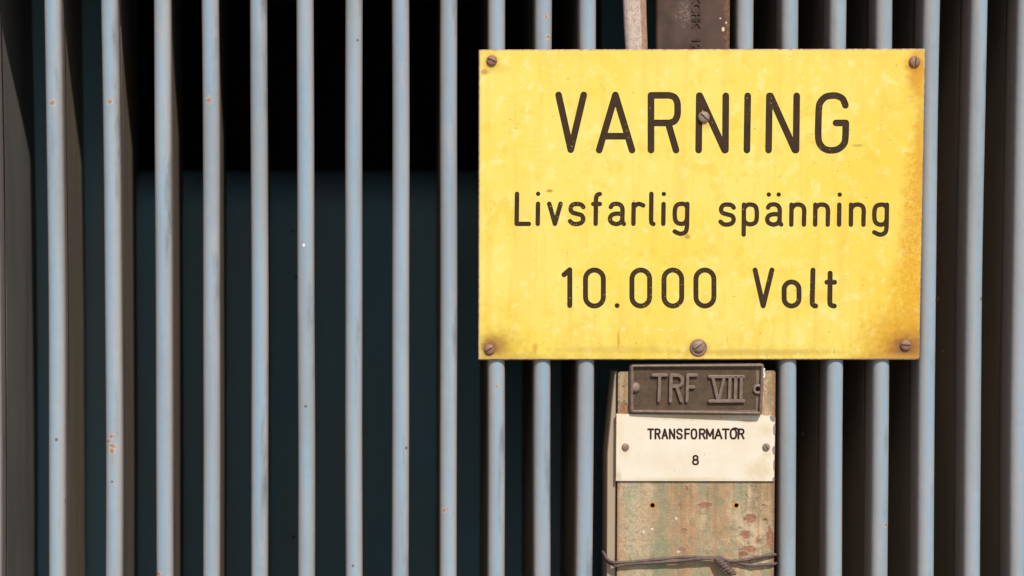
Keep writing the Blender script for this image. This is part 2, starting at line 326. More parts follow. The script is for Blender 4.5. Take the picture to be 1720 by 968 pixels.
def mat_simple(name, a, b, scale=0.1, rough=0.6, spec=0.3, metal=0.0, bump=0.3, stretch=(1,1,1), third=None, dist=0.0006):
    t = NT(name); n = t.noise(scale, 5, 0.65, stretch=stretch); f = t.noise(scale*4, 4, 0.65, off=3)
    c = t.mix(t.mr(n, 0.35, 0.65), a, b)
    if third: c = t.mix(t.mr(f, 0.56, 0.66), c, third)
    t.bump(t.ma('ADD', n, t.mul(f, 0.5)), bump, dist)
    return t.done(c, rough, spec, metal)
def mat_bar():
    t = NT('dark_brown_bar_enamel'); n = t.noise(0.03, 5, 0.6); f = t.noise(0.30, 4, 0.7, off=2); x, y, z = t.sep()
    c = t.mix(t.mr(n, 0.35, 0.65), (0.062, 0.038, 0.028), (0.092, 0.056, 0.043))
    c = t.mix(t.mul(t.mr(x, 5, 40), 0.5), c, (0.108, 0.064, 0.05))
    pk = t.mul(t.spot(-14, -23, 20, 34, 0.6, nz=t.noise(0.08, 4, 0.7), lo=0.2), t.mr(f, 0.45, 0.6)); c = t.mix(pk, c, (0.20, 0.14, 0.12))
    c = t.mix(t.mul(t.mr(t.ma('ADD', x, t.mul(t.ma('SUBTRACT', n, 0.5), 20)), 52, 60), t.mr(f, 0.4, 0.6)), c, (0.21, 0.11, 0.05))
    for (u, v, ru, rv) in ((52, -49, 3.4, 5.0), (47, -31, 2.2, 1.8), (57, -38, 1.8, 2.6)):
        c = t.mix(t.spot(u, v, ru*.85, rv*.85, 0.7, nz=t.noise(0.3, 5, .7), lo=0.7), c, (0.66, 0.55, 0.33))
    t.bump(t.ma('ADD', n, t.mul(f, 0.5)), 0.4, 0.0008)
    return t.done(c, 0.65, 0.18)

M = {}
M['sign'] = mat_sign(); M['ink'] = mat_letter('brown_engraving', (0.042, 0.023, 0.013)); M['edge'] = mat_edge()
M['plate'] = mat_plate('dusty_fin_side', (0.27, 0.21, 0.162), (0.205, 0.18, 0.14), 0.4)
M['plate0'] = mat_plate('grey_end_fin_side', (0.18, 0.17, 0.16), (0.14, 0.135, 0.13), 0.3)
M['panel'] = mat_plate('teal_tank_paint', (0.145, 0.285, 0.345), (0.185, 0.265, 0.285), 0.25)
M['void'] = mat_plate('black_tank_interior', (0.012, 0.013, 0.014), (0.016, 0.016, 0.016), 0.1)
M['post'] = mat_post(); M['label'] = mat_label(); M['label_ink'] = mat_letter('dark_label_engraving', (0.030, 0.014, 0.009), (0.06, 0.03, 0.02))
M['screw'] = mat_simple('rusty_screw', (0.25, 0.125, 0.08), (0.34, 0.195, 0.14), 0.25, 0.6, 0.4, 0.2, 0.5, third=(0.12, 0.05, 0.028))
M['screw_grey'] = mat_simple('dull_screw', (0.25, 0.165, 0.12), (0.34, 0.245, 0.19), 0.25, 0.55, 0.4, 0.1, 0.4, third=(0.14, 0.075, 0.045))
M['cast'] = mat_simple('cast_plate_metal', (0.165, 0.110, 0.080), (0.225, 0.157, 0.12), 0.10, 0.5, 0.4, 0.1, 0.25)
M['knurl'] = mat_simple('cast_plate_field', (0.14, 0.095, 0.06), (0.185, 0.128, 0.085), 0.08, 0.65, 0.25, 0.0, 0.2)
M['wire'] = mat_simple('rusty_wire', (0.10, 0.068, 0.058), (0.155, 0.11, 0.095), 0.1, 0.65, 0.3, 0.0, 0.4, third=(0.15, 0.075, 0.045))
M['bar'] = mat_bar()
M['rod'] = mat_simple('speckled_rod_coating', (0.46, 0.35, 0.29), (0.60, 0.49, 0.42), 0.14, 0.8, 0.2, 0, 0.9, third=(0.20, 0.12, 0.09))
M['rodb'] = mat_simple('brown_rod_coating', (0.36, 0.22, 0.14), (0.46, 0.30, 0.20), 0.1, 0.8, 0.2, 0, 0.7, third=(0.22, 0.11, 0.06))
M['chan'] = mat_simple('tan_channel_paint', (0.36, 0.265, 0.175), (0.44, 0.335, 0.23), 0.03, 0.7, 0.25, 0, 0.2, stretch=(1,1,0.1))
M['cover'] = mat_simple('blue_grey_cover_paint', (0.25, 0.31, 0.36), (0.30, 0.33, 0.36), 0.02, 0.6, 0.3)
M['ground'] = mat_simple('grey_concrete', (0.20, 0.185, 0.165), (0.27, 0.25, 0.22), 0.004, 0.85, 0.2, third=(0.16, 0.15, 0.135))
M['hole'] = mat_simple('dark_hole', (0.012, 0.009, 0.007), (0.02, 0.014, 0.01), 0.2, 0.9, 0.1)
M['white'] = mat_simple('white_paint_drip', (0.78, 0.77, 0.74), (0.72, 0.70, 0.66), 0.2, 0.5, 0.3)

# ------------------------------------------------------------------ ground
GZ = -1.25
o = link('ground', mesh('ground', [(-40,-40,GZ), (40,-40,GZ), (40,40,GZ), (-40,40,GZ)], [(0,1,2,3)]), M['ground']); tag(o, kind='structure')

# ------------------------------------------------------------------ transformer tank with cooling fins
YF, YP = 0.0028, 0.168            # fronts of the fins, front of the tank wall
COVER_Z = U(600, -14, 0.0155).z + 0.0519
XL, XR = U(-260, 400, YP).x, U(1960, 400, YP).x
tank = thing('transformer_tank', (0.3, 0.3, GZ), 'blue-grey transformer tank with a row of upright cooling fins behind the yellow sign', 'transformer')
ox0, ox1, oz = U(221, 0, YP).x, U(1010, 0, YP).x, U(600, 284, YP).z     # the dark opening in the wall
low = [(XL, YP+.03), (XR, YP+.03)]
rings = []
R = 0.030
prof = [(YP, GZ+0.18)] + [(YP + .075*(1-math.cos(a)), oz - .050 + .050*math.sin(a)) for a in [math.pi/2*k/14 for k in range(15)]] + [(YP+.08, oz), (YP+.08, GZ+0.18)]
link('tank_wall', loft('tank_wall', [[Vector((x, p[0], p[1])) for p in prof] for x in (ox0+.0005, ox1-.0005)]), M['panel'], tank)
link('tank_wall', box_mesh('tank_wall', XL, ox0, YP, YP+.05, GZ+.18, COVER_Z-.001), M['panel'], tank)
link('tank_wall', box_mesh('tank_wall', ox1, XR, YP, YP+.05, GZ+.18, COVER_Z-.001), M['panel'], tank)
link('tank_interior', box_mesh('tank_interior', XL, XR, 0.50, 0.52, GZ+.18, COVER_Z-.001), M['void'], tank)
for x0, x1 in ((XL-.02, XL-.001), (XR+.001, XR+.02)):
    link('tank_side', box_mesh('tank_side', x0, x1, YP, 0.52, GZ+.18, COVER_Z-.001), M['cover'], tank)
link('tank_base', box_mesh('tank_base', XL+.05, XR-.05, YP+.01, 0.50, GZ, GZ+.178), M['cover'], tank)
link('tank_cover', box_mesh('tank_cover', XL-.04, XR+.04, -0.033, 0.56, COVER_Z, COVER_Z+.035, .003), M['cover'], tank)

# left edge (L) or right edge (R) of each fin's bead at the top, middle and bottom of the frame
FINS = [('R',-8,1,3), ('L',73.4,79.8,81.5), ('L',169.5,175.3,176.5), ('L',257.5,260.8,261.7), ('L',338,340.7,341), ('L',419.5,421.2,421.4),
        ('L',498,499.5,500), ('L',579.5,580,580), ('L',658.3,658.6,658.3), ('L',739.7,739,738.2), ('L',820,819.6,819), ('L',898,897,896.3), ('L',972.8,970.2,967.3),
        ('R',1267,1265,1263), ('R',1342,1339.5,1337.4), ('R',1422.5,1418.5,1415.6), ('R',1500.5,1495.4,1492.5), ('R',1580.5,1573.3,1569), ('R',1660,1651.4,1647.5), ('R',1738,1729,1725)]
HW = 0.0073                       # half width of a bead
chips = {1: [(88, 173, 5.0)], 2: [(184.5, 171, 4.5), (187, 733, 4.5), (181, 742, 4.0), (189, 750, 5.0), (188, 758, 5.0)], 4: [(351, 168, 5.0)],
         8: [(600, 902, 2.5)], 11: [(917, 28, 3.5), (921, 62, 4.0)], 17: [(1577, 503, 6.0)], 16: [(1489, 882, 4.0)], 3: [(291, 613, 3.0), (266, 965, 4.0)], 9: [(746, 858, 3.5), (752, 856, 2.5)], 10: [(835, 650, 2.4)]}
BEAD_O = Vector((0, YF, 0))
allchips = []
for i, l in chips.items():
    for (px, py, r) in l:
        p = U(px, py, YF); allchips.append((i, p, r))
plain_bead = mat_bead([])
for i, (side, a, b, c) in enumerate(FINS):
    sg = 1 if side == 'L' else -1
    pts = [U(v + sg*HW/PXM*0.997, py, YF+.004) for v, py in zip((a, b, c), (0, 484, 968))]
    z0, z1, z2 = pts[0].z, pts[1].z, pts[2].z
    def fx(z):
        def lag(z):
            return sum(pts[k].x*math.prod((z-pts[m].z)/(pts[k].z-pts[m].z) for m in range(3) if m != k) for k in range(3))
        if z > z0: return lag(z0) + (z-z0)*0.0
        if z < z2: return lag(z2)
        return lag(z)
    ztop = COVER_Z - .002
    zbot = GZ + 0.22 if i != 13 else U(1250, 590, 0.01).z
    zs = [ztop] + [z0 + (z2-z0)*k/12 for k in range(13) if z0 + (z2-z0)*k/12 < ztop - .001 and z0 + (z2-z0)*k/12 > zbot + .001] + [zbot]
    def wav(z, s): return 0.00035*math.sin(z*9 + i*1.7 + s) + 0.0002*math.sin(z*23 + i*3.1 + s)
    bp = [(HW*math.sin(t), YF + 0.0078 - 0.0078*math.copysign(abs(math.cos(t))**0.85, math.cos(t))) for t in [(-1 + 2*k/22)*math.pi*0.5 for k in range(23)]]
    fl = [(0.0070, .0120), (0.0065, .0190), (0.0058, .0290), (0.0050, .0400)] if i else [(0.0071, .0120), (0.0067, .0190), (0.0062, .0290), (0.0057, .0400)]
    bp = [(-a_w, YF+b_d) for a_w, b_d in fl[::-1]] + bp + [(a_w, YF+b_d) for a_w, b_d in fl]
    pq = [(0.0051, .0390), (0.0041, .0600), (0.0033, .0850), (0.0028, .1150), (0.0026, YP-YF+.004)]
    if i == 0: pq = [(0.0058, .0390), (0.0066, .0600), (0.0080, .0850), (0.0100, .1150), (0.0120, YP-YF+.004)]
    pp = [(a_w, YF+b_d) for a_w, b_d in pq] + [(-a_w, YF+b_d) for a_w, b_d in pq[::-1]]
    plate = link('cooling_fin', loft('cooling_fin', [[Vector((fx(z)+p[0], p[1], z)) for p in pp] for z in zs]), M['plate'] if i else M['plate0'], tank)
    own = [(p.x - 0.3, p, r) for (k, p, r) in allchips if k == i]
    me = loft('edge_bead', [[Vector((fx(z)+p[0]+wav(z, 0)*0.6, p[1], z)) for p in bp] for z in zs])
    base = world_loc(tank)
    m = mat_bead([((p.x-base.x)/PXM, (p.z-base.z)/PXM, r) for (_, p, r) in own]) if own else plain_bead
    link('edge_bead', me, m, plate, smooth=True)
    for p in me.polygons:
        if len(p.vertices) > 4 or p.normal.y > 0.9: p.use_smooth = False
    for (k, px, py, r_) in ((15, 1351, 729, .0015), (17, 1529, 622, .0017), (18, 1587, 590, .0016), (18, 1577, 503, .0026)):
        if k == i:
            zz = U(px, py, 0.08).z; X = fx(zz) - .0037; Y = X*F/(px-PX0) + CAM.y; q = U(px, py, Y)
            st_ = loft('stud', [[Vector((q.x + a_, q.y + rr*math.cos(2*math.pi*m_/12), q.z + rr*math.sin(2*math.pi*m_/12))) for m_ in range(12)] for a_, rr in ((.002, r_), (-.001, r_), (-.0022, r_*.8), (-.0028, r_*.35))])
            link('stud', st_, M['screw_grey'], plate)

# ------------------------------------------------------------------ strokes
def smooth(pts, sub=5): return catmull(pts, sub)
def stadium(l, r, t, b, n=12):
    cx = (l+r)/2; rad = (r-l)/2; out = []
    for k in range(n+1): a = math.pi - math.pi*k/n; out.append((cx + rad*math.cos(a), t + rad - rad*math.sin(a)))
    for k in range(n+1): a = -math.pi*k/n; out.append((cx + rad*math.cos(a), b - rad - rad*math.sin(a)))
    return out
def ribbon(p, h, closed=False, cap=6):
    """outline(s) of a stroke of half width h along points p"""
    n = len(p); nor = []
    for i in range(n):
        if closed: a, b = p[i-1], p[(i+1) % n]
        else: a, b = p[max(i-1, 0)], p[min(i+1, n-1)]
        dx, dy = b[0]-a[0], b[1]-a[1]; l = math.hypot(dx, dy) or 1; nor.append((-dy/l, dx/l))
    A = [(q[0]+m[0]*h, q[1]+m[1]*h) for q, m in zip(p, nor)]; B = [(q[0]-m[0]*h, q[1]-m[1]*h) for q, m in zip(p, nor)]
    if closed: return A, B
    def arc(c, m, s): 
        a0 = math.atan2(m[1], m[0]); return [(c[0]+h*math.cos(a0+s*math.pi*k/cap), c[1]+h*math.sin(a0+s*math.pi*k/cap)) for k in range(1, cap)]
    return A + arc(p[-1], nor[-1], -1) + B[::-1] + arc(p[0], (-nor[0][0], -nor[0][1]), -1), None
def prism(verts, faces, outl, inner, conv, y0, y1):
    """solid between depths y0 (front) and y1 (back)"""
    b = len(verts); n = len(outl)
    def put(ring, y):
        for q in ring: verts.append(conv(q, y))
    if inner is None:
        put(outl, y0); put(outl, y1)
        faces.append(tuple(range(b, b+n))); faces.append(tuple(range(b+2*n-1, b+n-1, -1)))
        for k in range(n): j = (k+1) % n; faces.append((b+k, b+n+k, b+n+j, b+j))
    else:
        for ring in (outl, inner):
            put(ring, y0); put(ring, y1)
        o0, o1, i0, i1 = b, b+n, b+2*n, b+3*n
        for k in range(n):
            j = (k+1) % n
            faces += [(o0+k, o0+j, i0+j, i0+k), (o1+k, i1+k, i1+j, o1+j), (o0+k, o1+k, o1+j, o0+j), (i0+k, i0+j, i1+j, i1+k)]
def strokes_mesh(name, strokes, h, conv, y0, y1, step=0.0):
    v, f = [], []
    for k, s in enumerate(strokes):
        closed = isinstance(s, tuple) and s[0] == 'o'
        p = s[1] if closed else s
        if not closed and len(p) == 1: p = [(p[0][0]-0.01, p[0][1]), (p[0][0]+0.01, p[0][1])]
        A, B = ribbon(p, h, closed)
        prism(v, f, A, B, conv, y0 + k*step, y1)
    me = fix(mesh(name, v, f)); return me

# glyphs of the sign, measured in photo pixels: (strokes, half width)
def sh(strokes, dx, dy):
    out = []
    for s in strokes:
        if isinstance(s, tuple) and s[0] == 'o': out.append(('o', [(a+dx, b+dy) for a, b in s[1]]))
        else: out.append([(a+dx, b+dy) for a, b in s])
    return out
def zs_(strokes, ox, oy, k=4.4): 
    out = []
    for s in strokes:
        if isinstance(s, tuple) and s[0] == 'o': out.append(('o', [(ox+a/k, oy+b/k) for a, b in s[1]]))
        else: out.append([(ox+a/k, oy+b/k) for a, b in s])
    return out
G = []
h1, h2, h3 = 5.65, 3.8, 4.25
def add(st, ox, oy, h): G.append((zs_(st, ox, oy), h))
a1 = (790, 70); b1 = (1170, 70)
add([[(652,395),(742,800)], [(742,800),(838,395)]], *a1, h1)
add([[(952,803),(1072,395)], [(1072,395),(1195,803)], [(985,700),(1160,700)]], *a1, h1)
add([[(1335,803),(1335,398)], [(1335,398),(1460,398)] + smooth([(1470,398),(1508,412),(1529,450),(1532,500),(1529,548),(1508,588),(1470,602)]) + [(1335,602)], [(1462,602),(1520,803)]], *a1, h1)
add([[(15,803),(20,400)], [(24,400),(207,803)], [(216,402),(213,803)]], *b1, h1)
add([[(378,402),(372,803)]], *b1, h1)
add([[(532,803),(538,402)], [(546,402),(727,803)], [(740,402),(735,803)]], *b1, h1)
add([smooth([(1100,472),(1080,425),(1040,403),(1000,400),(950,412),(912,455),(903,510),(900,600),(899,700),(910,755),(945,793),(997,805),(1050,793),(1090,755),(1100,705),(1103,602)]), [(1103,602),(1030,602)]], *b1, h1)
a2 = (790, 280); b2 = (1170, 280)
s_ = [smooth([(835,300),(820,283),(788,277),(755,284),(741,312),(752,338),(788,350),(822,361),(834,388),(822,414),(790,425),(757,421),(737,404)])]
a_ = [smooth([(1038,300),(1052,281),(1082,276),(1110,285),(1124,312),(1124,360),(1124,405),(1135,425)]), smooth([(1124,350),(1075,349),(1043,361),(1032,388),(1045,414),(1080,425),(1110,414),(1124,392)])]
g_ = [smooth([(1603,305),(1588,281),(1557,276),(1525,288),(1512,322),(1512,380),(1525,412),(1557,424),(1588,414),(1602,385)]), smooth([(1604,276),(1602,380),(1600,450),(1588,485),(1550,497),(1510,480)])]
n_ = [[(702,282),(700,430)], smooth([(702,312),(722,288),(752,281),(783,292),(795,322),(794,375),(793,430)])]
add([[(345,202),(342,424)], [(342,424),(433,424)]], *a2, h2)
add([[(501,202)], [(500,275),(498,424)]], *a2, h2)
add([[(583,275),(625,424)], [(625,424),(667,275)]], *a2, h2)
add(s_, *a2, h2)
add([smooth([(957,203),(937,212),(929,238),(928,275),(927,350),(926,424)]), [(908,277),(958,277)]], *a2, h2)
add(a_, *a2, h2)
add([[(1207,277),(1205,424)], smooth([(1207,302),(1225,283),(1250,277),(1278,288)])], *a2, h2)
add([smooth([(1338,202),(1337,300),(1336,395),(1341,418),(1353,425)])], *a2, h2)
add([[(1430,203)], [(1428,277),(1426,424)]], *a2, h2)
add(g_, *a2, h2)
add(sh(s_, -560, 4), *b2, h2)
add([[(350,282),(348,503)], smooth([(350,312),(370,287),(398,281),(432,292),(444,325),(444,385),(432,415),(398,427),(365,418),(352,398)])], *b2, h2)
add(sh(a_, -510, 4) + [[(534,207)], [(607,207)]], *b2, h2)
add(n_, *b2, h2); add(sh(n_, 176, 0), *b2, h2)
add([[(1058,208)], [(1055,282),(1053,430)]], *b2, h2)
add(sh(n_, 440, 0), *b2, h2)
add(sh(g_, -197, 6), *b2, h2)
a3 = (790, 430); b3 = (1170, 430)
add([[(692,140),(735,103)], [(735,103),(735,368)]], *a3, h3)
for l, r in ((851,983), (1194,1325), (1431,1562), (1667,1800)):
    if l == 1194: add([[(1085,368)]], *a3, h3)
    add([('o', stadium(l, r, 105, 371))], *a3, h3)
add([[(432,105),(492,370)], [(492,370),(557,105)]], *b3, h3)
add([('o', stadium(647, 757, 193, 371))], *b3, h3)
add([smooth([(860,105),(857,230),(855,340),(862,364),(880,371)])], *b3, h3)
add([smooth([(987,128),(986,240),(985,340),(993,364),(1018,371)]), [(963,195),(1020,195)]], *b3, h3)

# ------------------------------------------------------------------ screws (dome with a real slot), shared mesh
SCL = __import__('mathutils').Matrix.Scale(1000, 4); SCI = __import__('mathutils').Matrix.Scale(0.001, 4)
def boolean(me_a, me_b, mat_transfer=False, use_self=False, op='DIFFERENCE'):
    """exact boolean, worked in millimetres so that small features keep their precision"""
    me_a = me_a.copy(); me_b = me_b.copy(); me_a.transform(SCL); me_b.transform(SCL)
    oa = bpy.data.objects.new('tmp_a', me_a); ob = bpy.data.objects.new('tmp_b', me_b); C.objects.link(oa); C.objects.link(ob)
    md = oa.modifiers.new('cut', 'BOOLEAN'); md.object = ob; md.operation = op; md.solver = 'EXACT'; md.use_self = use_self
    if mat_transfer: md.material_mode = 'TRANSFER'
    dg = bpy.context.evaluated_depsgraph_get(); dg.update()
    me = bpy.data.meshes.new_from_object(oa.evaluated_get(dg)); me.transform(SCI)
    bpy.data.objects.remove(oa); bpy.data.objects.remove(ob); bpy.data.meshes.remove(me_a); bpy.data.meshes.remove(me_b); return me
def screw_mesh(r, hgt, slot):
    prof = [(r*1.0, 0.0), (r*1.0, -hgt*0.25), (r*0.93, -hgt*0.55), (r*0.78, -hgt*0.80), (r*0.52, -hgt*0.95), (r*0.25, -hgt)]
    rings = [[Vector((q*math.cos(2*math.pi*k/24), y, q*math.sin(2*math.pi*k/24))) for k in range(24)] for q, y in prof]
    dome = loft('screw', rings); cut = box_mesh('cut', -r*1.3, r*1.3, -hgt*1.6, -hgt*0.38, -slot, slot)
    return boolean(dome, cut)
SC = screw_mesh(0.0045, 0.0026, 0.00062)
SCS = screw_mesh(0.0031, 0.0020, 0.00045)
def screw(parent, px, py, Y, ang, sc, mat, me):
    m2 = me.copy() if not me.materials else me
    if not m2.materials: m2.materials.append(mat)
    o = bpy.data.objects.new('screw', m2); C.objects.link(o); o.parent = parent
    o.location = U(px, py, Y) - world_loc(parent); o.scale = (sc, sc, sc); o.rotation_euler = (0, math.radians(-ang), 0); return o

# ------------------------------------------------------------------ warning sign
def rounded_poly(c, r, n=5):
    out = []; N = len(c)
    for i in range(N):
        p = Vector(c[i]); a = (Vector(c[i-1])-p).normalized(); b = (Vector(c[(i+1) % N])-p).normalized(); rr = r[i]
        for k in range(n+1):
            t = k/n; out.append(tuple(p + a*rr*(1-t)**2 + b*rr*t**2))
    return out
def inset(poly, dlt):
    n = len(poly); out = []
    for i in range(n):
        p, q = poly[i-1], poly[(i+1) % n]; dx, dy = q[0]-p[0], q[1]-p[1]; l = math.hypot(dx, dy)
        out.append((poly[i][0] - dy/l*dlt, poly[i][1] + dx/l*dlt))
    return out
def slab(name, poly, y0, y1, ch, bow=None):
    """plate with a chamfered front edge: poly counter-clockwise in X, Z; material 0 front, 1 edge"""
    n = len(poly); ins = inset(poly, ch); v = []
    for ring, y in ((ins, y0), (poly, y0+ch), (poly, y1)): v += [(q[0], y, q[1]) for q in ring]
    f = [tuple(range(n))]; idx = [0]
    for a in (0, 1):
        for k in range(n): j = (k+1) % n; f.append((a*n+k, (a+1)*n+k, (a+1)*n+j, a*n+j)); idx.append(1)
    f.append(tuple(range(3*n-1, 2*n-1, -1))); idx.append(1)
    return fix(mesh(name, v, f, idx))
def corners(pts, Y): return [(U(a, b, Y).x, U(a, b, Y).z) for a, b in pts]
def grid(me, nx=24, nz=16):
    """cut long faces into small ones"""
    bm = bmesh.new(); bm.from_mesh(me)
    xs = [v.co.x for v in bm.verts]; zz = [v.co.z for v in bm.verts]
    for ax, lo, hi, n in ((0, min(xs), max(xs), nx), (2, min(zz), max(zz), nz)):
        for k in range(1, n):
            c = [0, 0, 0]; c[ax] = lo + (hi-lo)*(k+0.137)/n; nrm = [0, 0, 0]; nrm[ax] = 1
            bmesh.ops.bisect_plane(bm, geom=list(bm.verts)+list(bm.edges)+list(bm.faces), plane_co=c, plane_no=nrm)
    bm.to_mesh(me); bm.free(); return me
sign = thing('warning_sign', SIGN_O, 'weathered yellow warning sign with engraved brown lettering and rusty corner screws', 'sign')
quad = corners([(803.5,605), (1544.6,604.6), (1554.6,82), (804.4,83.4)], 0); poly = rounded_poly(quad, [.0008, .0028, .0010, .0010])
from mathutils.geometry import delaunay_2d_cdt
CH, BACK, CUT = 0.0009, 0.0024, 0.0006
ring = rounded_poly(inset(quad, CH*1.414), [.0004, .0022, .0006, .0006]); n = len(poly)
v2, f2, owner = [], [], []                       # millimetres; owner: -1 plate, otherwise number of the character
def face2(pts, who):
    ar = sum(pts[k][0]*pts[(k+1) % len(pts)][1] - pts[(k+1) % len(pts)][0]*pts[k][1] for k in range(len(pts)))
    if ar < 0: pts = pts[::-1]
    b_ = len(v2); v2.extend(Vector((p[0]*1000, p[1]*1000)) for p in pts); f2.append(list(range(b_, b_+len(pts)))); owner.append(who)
face2(ring, -1)
w2 = lambda q: (U(q[0], q[1], 0).x, U(q[0], q[1], 0).z)
for gi, (st, h) in enumerate(G):
    for sk in st:
        closed = isinstance(sk, tuple) and sk[0] == 'o'; p = sk[1] if closed else sk
        if len(p) == 1: p = [(p[0][0]-.01, p[0][1]), (p[0][0]+.01, p[0][1])]
        A, B = ribbon(p, h, closed)
        if closed:
            for k in range(len(A)): j = (k+1) % len(A); face2([w2(A[k]), w2(A[j]), w2(B[j]), w2(B[k])], gi)
        else: face2([w2(q) for q in A], gi)
xs = [p[0] for p in ring]; zz = [p[1] for p in ring]
for i in range(1, 40):
    for j in range(1, 28):                       # extra points keep the triangles of the face compact
        v2.append(Vector(((min(xs) + (max(xs)-min(xs))*(.03+.94*i/40))*1000, (min(zz) + (max(zz)-min(zz))*(.03+.94*j/28))*1000)))
V, E, FF, ov, oe, of = delaunay_2d_cdt(v2, [], f2, 0, 1e-5)
who = []
for ids in of:
    g_ids = [owner[k] for k in ids]
    who.append(-1 if not g_ids else max(g_ids))
def P3(k, y): return (V[k][0]/1000, y, V[k][1]/1000)
pv, pf, pidx, pm = [], [], [], {}
for f, o_ in zip(FF, who):
    if o_ == -1:
        for k in f:
            if k not in pm: pm[k] = len(pv); pv.append(P3(k, 0.0))
        pf.append(tuple(pm[k] for k in f)); pidx.append(0)
b0 = len(pv)
for rg, y in ((ring, 0.0), (poly, CH), (poly, BACK)): pv += [(q[0], y, q[1]) for q in rg]
for a_ in (0, 1):
    for k in range(n): j = (k+1) % n; pf.append((b0+a_*n+k, b0+(a_+1)*n+k, b0+(a_+1)*n+j, b0+a_*n+j)); pidx.append(1)
pf.append(tuple(range(b0+3*n-1, b0+2*n-1, -1))); pidx.append(1)
me = mesh('panel', pv, pf, pidx)
bm = bmesh.new(); bm.from_mesh(me); bmesh.ops.remove_doubles(bm, verts=bm.verts, dist=1e-7); bm.to_mesh(me); bm.free()
link('panel', me, [M['sign'], M['edge']], sign)
side = {}
for f, o_ in zip(FF, who):
    for k in range(len(f)): side.setdefault(frozenset((f[k], f[(k+1) % len(f)])), []).append(o_)
for gi in range(len(G)):                         # each character: floor and walls of its engraved groove
    lv, lf, m0, m1 = [], [], {}, {}
    def at0(k):
        if k not in m0: m0[k] = len(lv); lv.append(P3(k, CUT))
        return m0[k]
    def at1(k):
        if k not in m1: m1[k] = len(lv); lv.append(P3(k, 0.0))
        return m1[k]
    for f, o_ in zip(FF, who):
        if o_ != gi: continue
        lf.append(tuple(at0(k) for k in f))
        for q in range(len(f)):
            a_, b_ = f[q], f[(q+1) % len(f)]
            if any(w_ != gi for w_ in side[frozenset((a_, b_))]): lf.append((at0(a_), at1(a_), at1(b_), at0(b_)))
    link('letter', mesh('letter', lv, lf), M['ink'], sign)
SCR = SC.copy(); SCR.materials.append(M['screw']); SCG = SC.copy(); SCG.materials.append(M['screw_grey'])
SMG = SCS.copy(); SMG.materials.append(M['screw_grey'])
for px, py, ang, sc, m in ((826,102,-22,1.0,SCR), (1536,104,84,1.05,SCR), (1182,197,-42,1.08,SCG), (822,587,32,1.0,SCR), (1521,580,-3,1.05,SCR)):
    screw(sign, px, py, -0.0002, ang, sc, None, m)
ws = U(1173, 584, 0)
wr = [[Vector((ws.x + q*math.cos(2*math.pi*k/28), y, ws.z + q*math.sin(2*math.pi*k/28))) for k in range(28)] for q, y in ((.0073, 0), (.0073, -.0008), (.0066, -.0013), (.0044, -.0013))]
link('washer', loft('washer', wr), M['screw'], sign)
screw(sign, 1173, 582, -0.0011, 38, 1.15, None, SCG)

# ------------------------------------------------------------------ post behind the sign
xl, xr = U(1034, 800, POST_Y).x, U(1301.5, 800, POST_Y).x
zt = U(1168, 621, POST_Y).z
post = thing('steel_post', (U(1168, 800, POST_Y).x, 0.04, GZ), 'upright steel post with flaking green and rust paint under the yellow sign', 'post')
# body: channel with a bevelled left corner
body = [(xr+.0004, POST_Y+.003), (xr+.0004, POST_Y+.032), (xl-.0066, POST_Y+.032), (xl-.0066, POST_Y+.0075), (xl-.0060, POST_Y+.0056), (xl-.0002, POST_Y+.0034)]
zb = zt - .002
o = link('channel', loft('channel', [[Vector((p[0], p[1], z)) for p in body] for z in (GZ, zb-.07, zb)]), M['chan'], post)
for v in o.data.vertices:       # the bevel narrows towards the top
    if abs(v.co.z + GZ - zb) < .001 and v.co.x + post.location.x < xl - .001: v.co.x = xl - .0008 - post.location.x
# face plate
fp = [(xl, GZ+.002), (xr, GZ+.002), (xr+.0006, zt), (xl+.0008, zt-.001)]
me = slab('face_plate', rounded_poly(fp, [.0005, .0005, .0035, .0035]), POST_Y, POST_Y+.0035, 0.0008); grid(me, 8, 60)
hv, hf = [], []
for px, py, hr in ((1096, 849, 3.9), (1237, 849, 3.6)):
    ring = [(px + hr*math.cos(2*math.pi*k/16), py + hr*math.sin(2*math.pi*k/16)) for k in range(16)]
    prism(hv, hf, ring, None, lambda q, y: (U(q[0], q[1], POST_Y).x, y, U(q[0], q[1], POST_Y).z), POST_Y-.001, POST_Y+.0030)
me.materials.append(M['post']); me.materials.append(M['post'])
hc = fix(mesh('cut', hv, hf)); hc.materials.append(M['hole'])
me = boolean(me, hc, True)
o = bpy.data.objects.new('face_plate', me); C.objects.link(o); o.parent = post
o.location = POST_O - post.location; me.transform(__import__('mathutils').Matrix.Translation(-POST_O))

# ------------------------------------------------------------------ cream label
lab = thing('label_plate', LAB_O, 'cream white label engraved TRANSFORMATOR 8, screwed to the post', 'label')
LY = POST_Y - .0022
me = slab('panel', rounded_poly(corners([(1034.2,808.6), (1300.8,809), (1302.6,697.5), (1035,695.2)], LY), [.0006, .0008, .003, .0006]), LY, POST_Y-.0001, 0.0004); grid(me, 14, 6)
link('panel', me, [M['label'], M['edge']], lab)
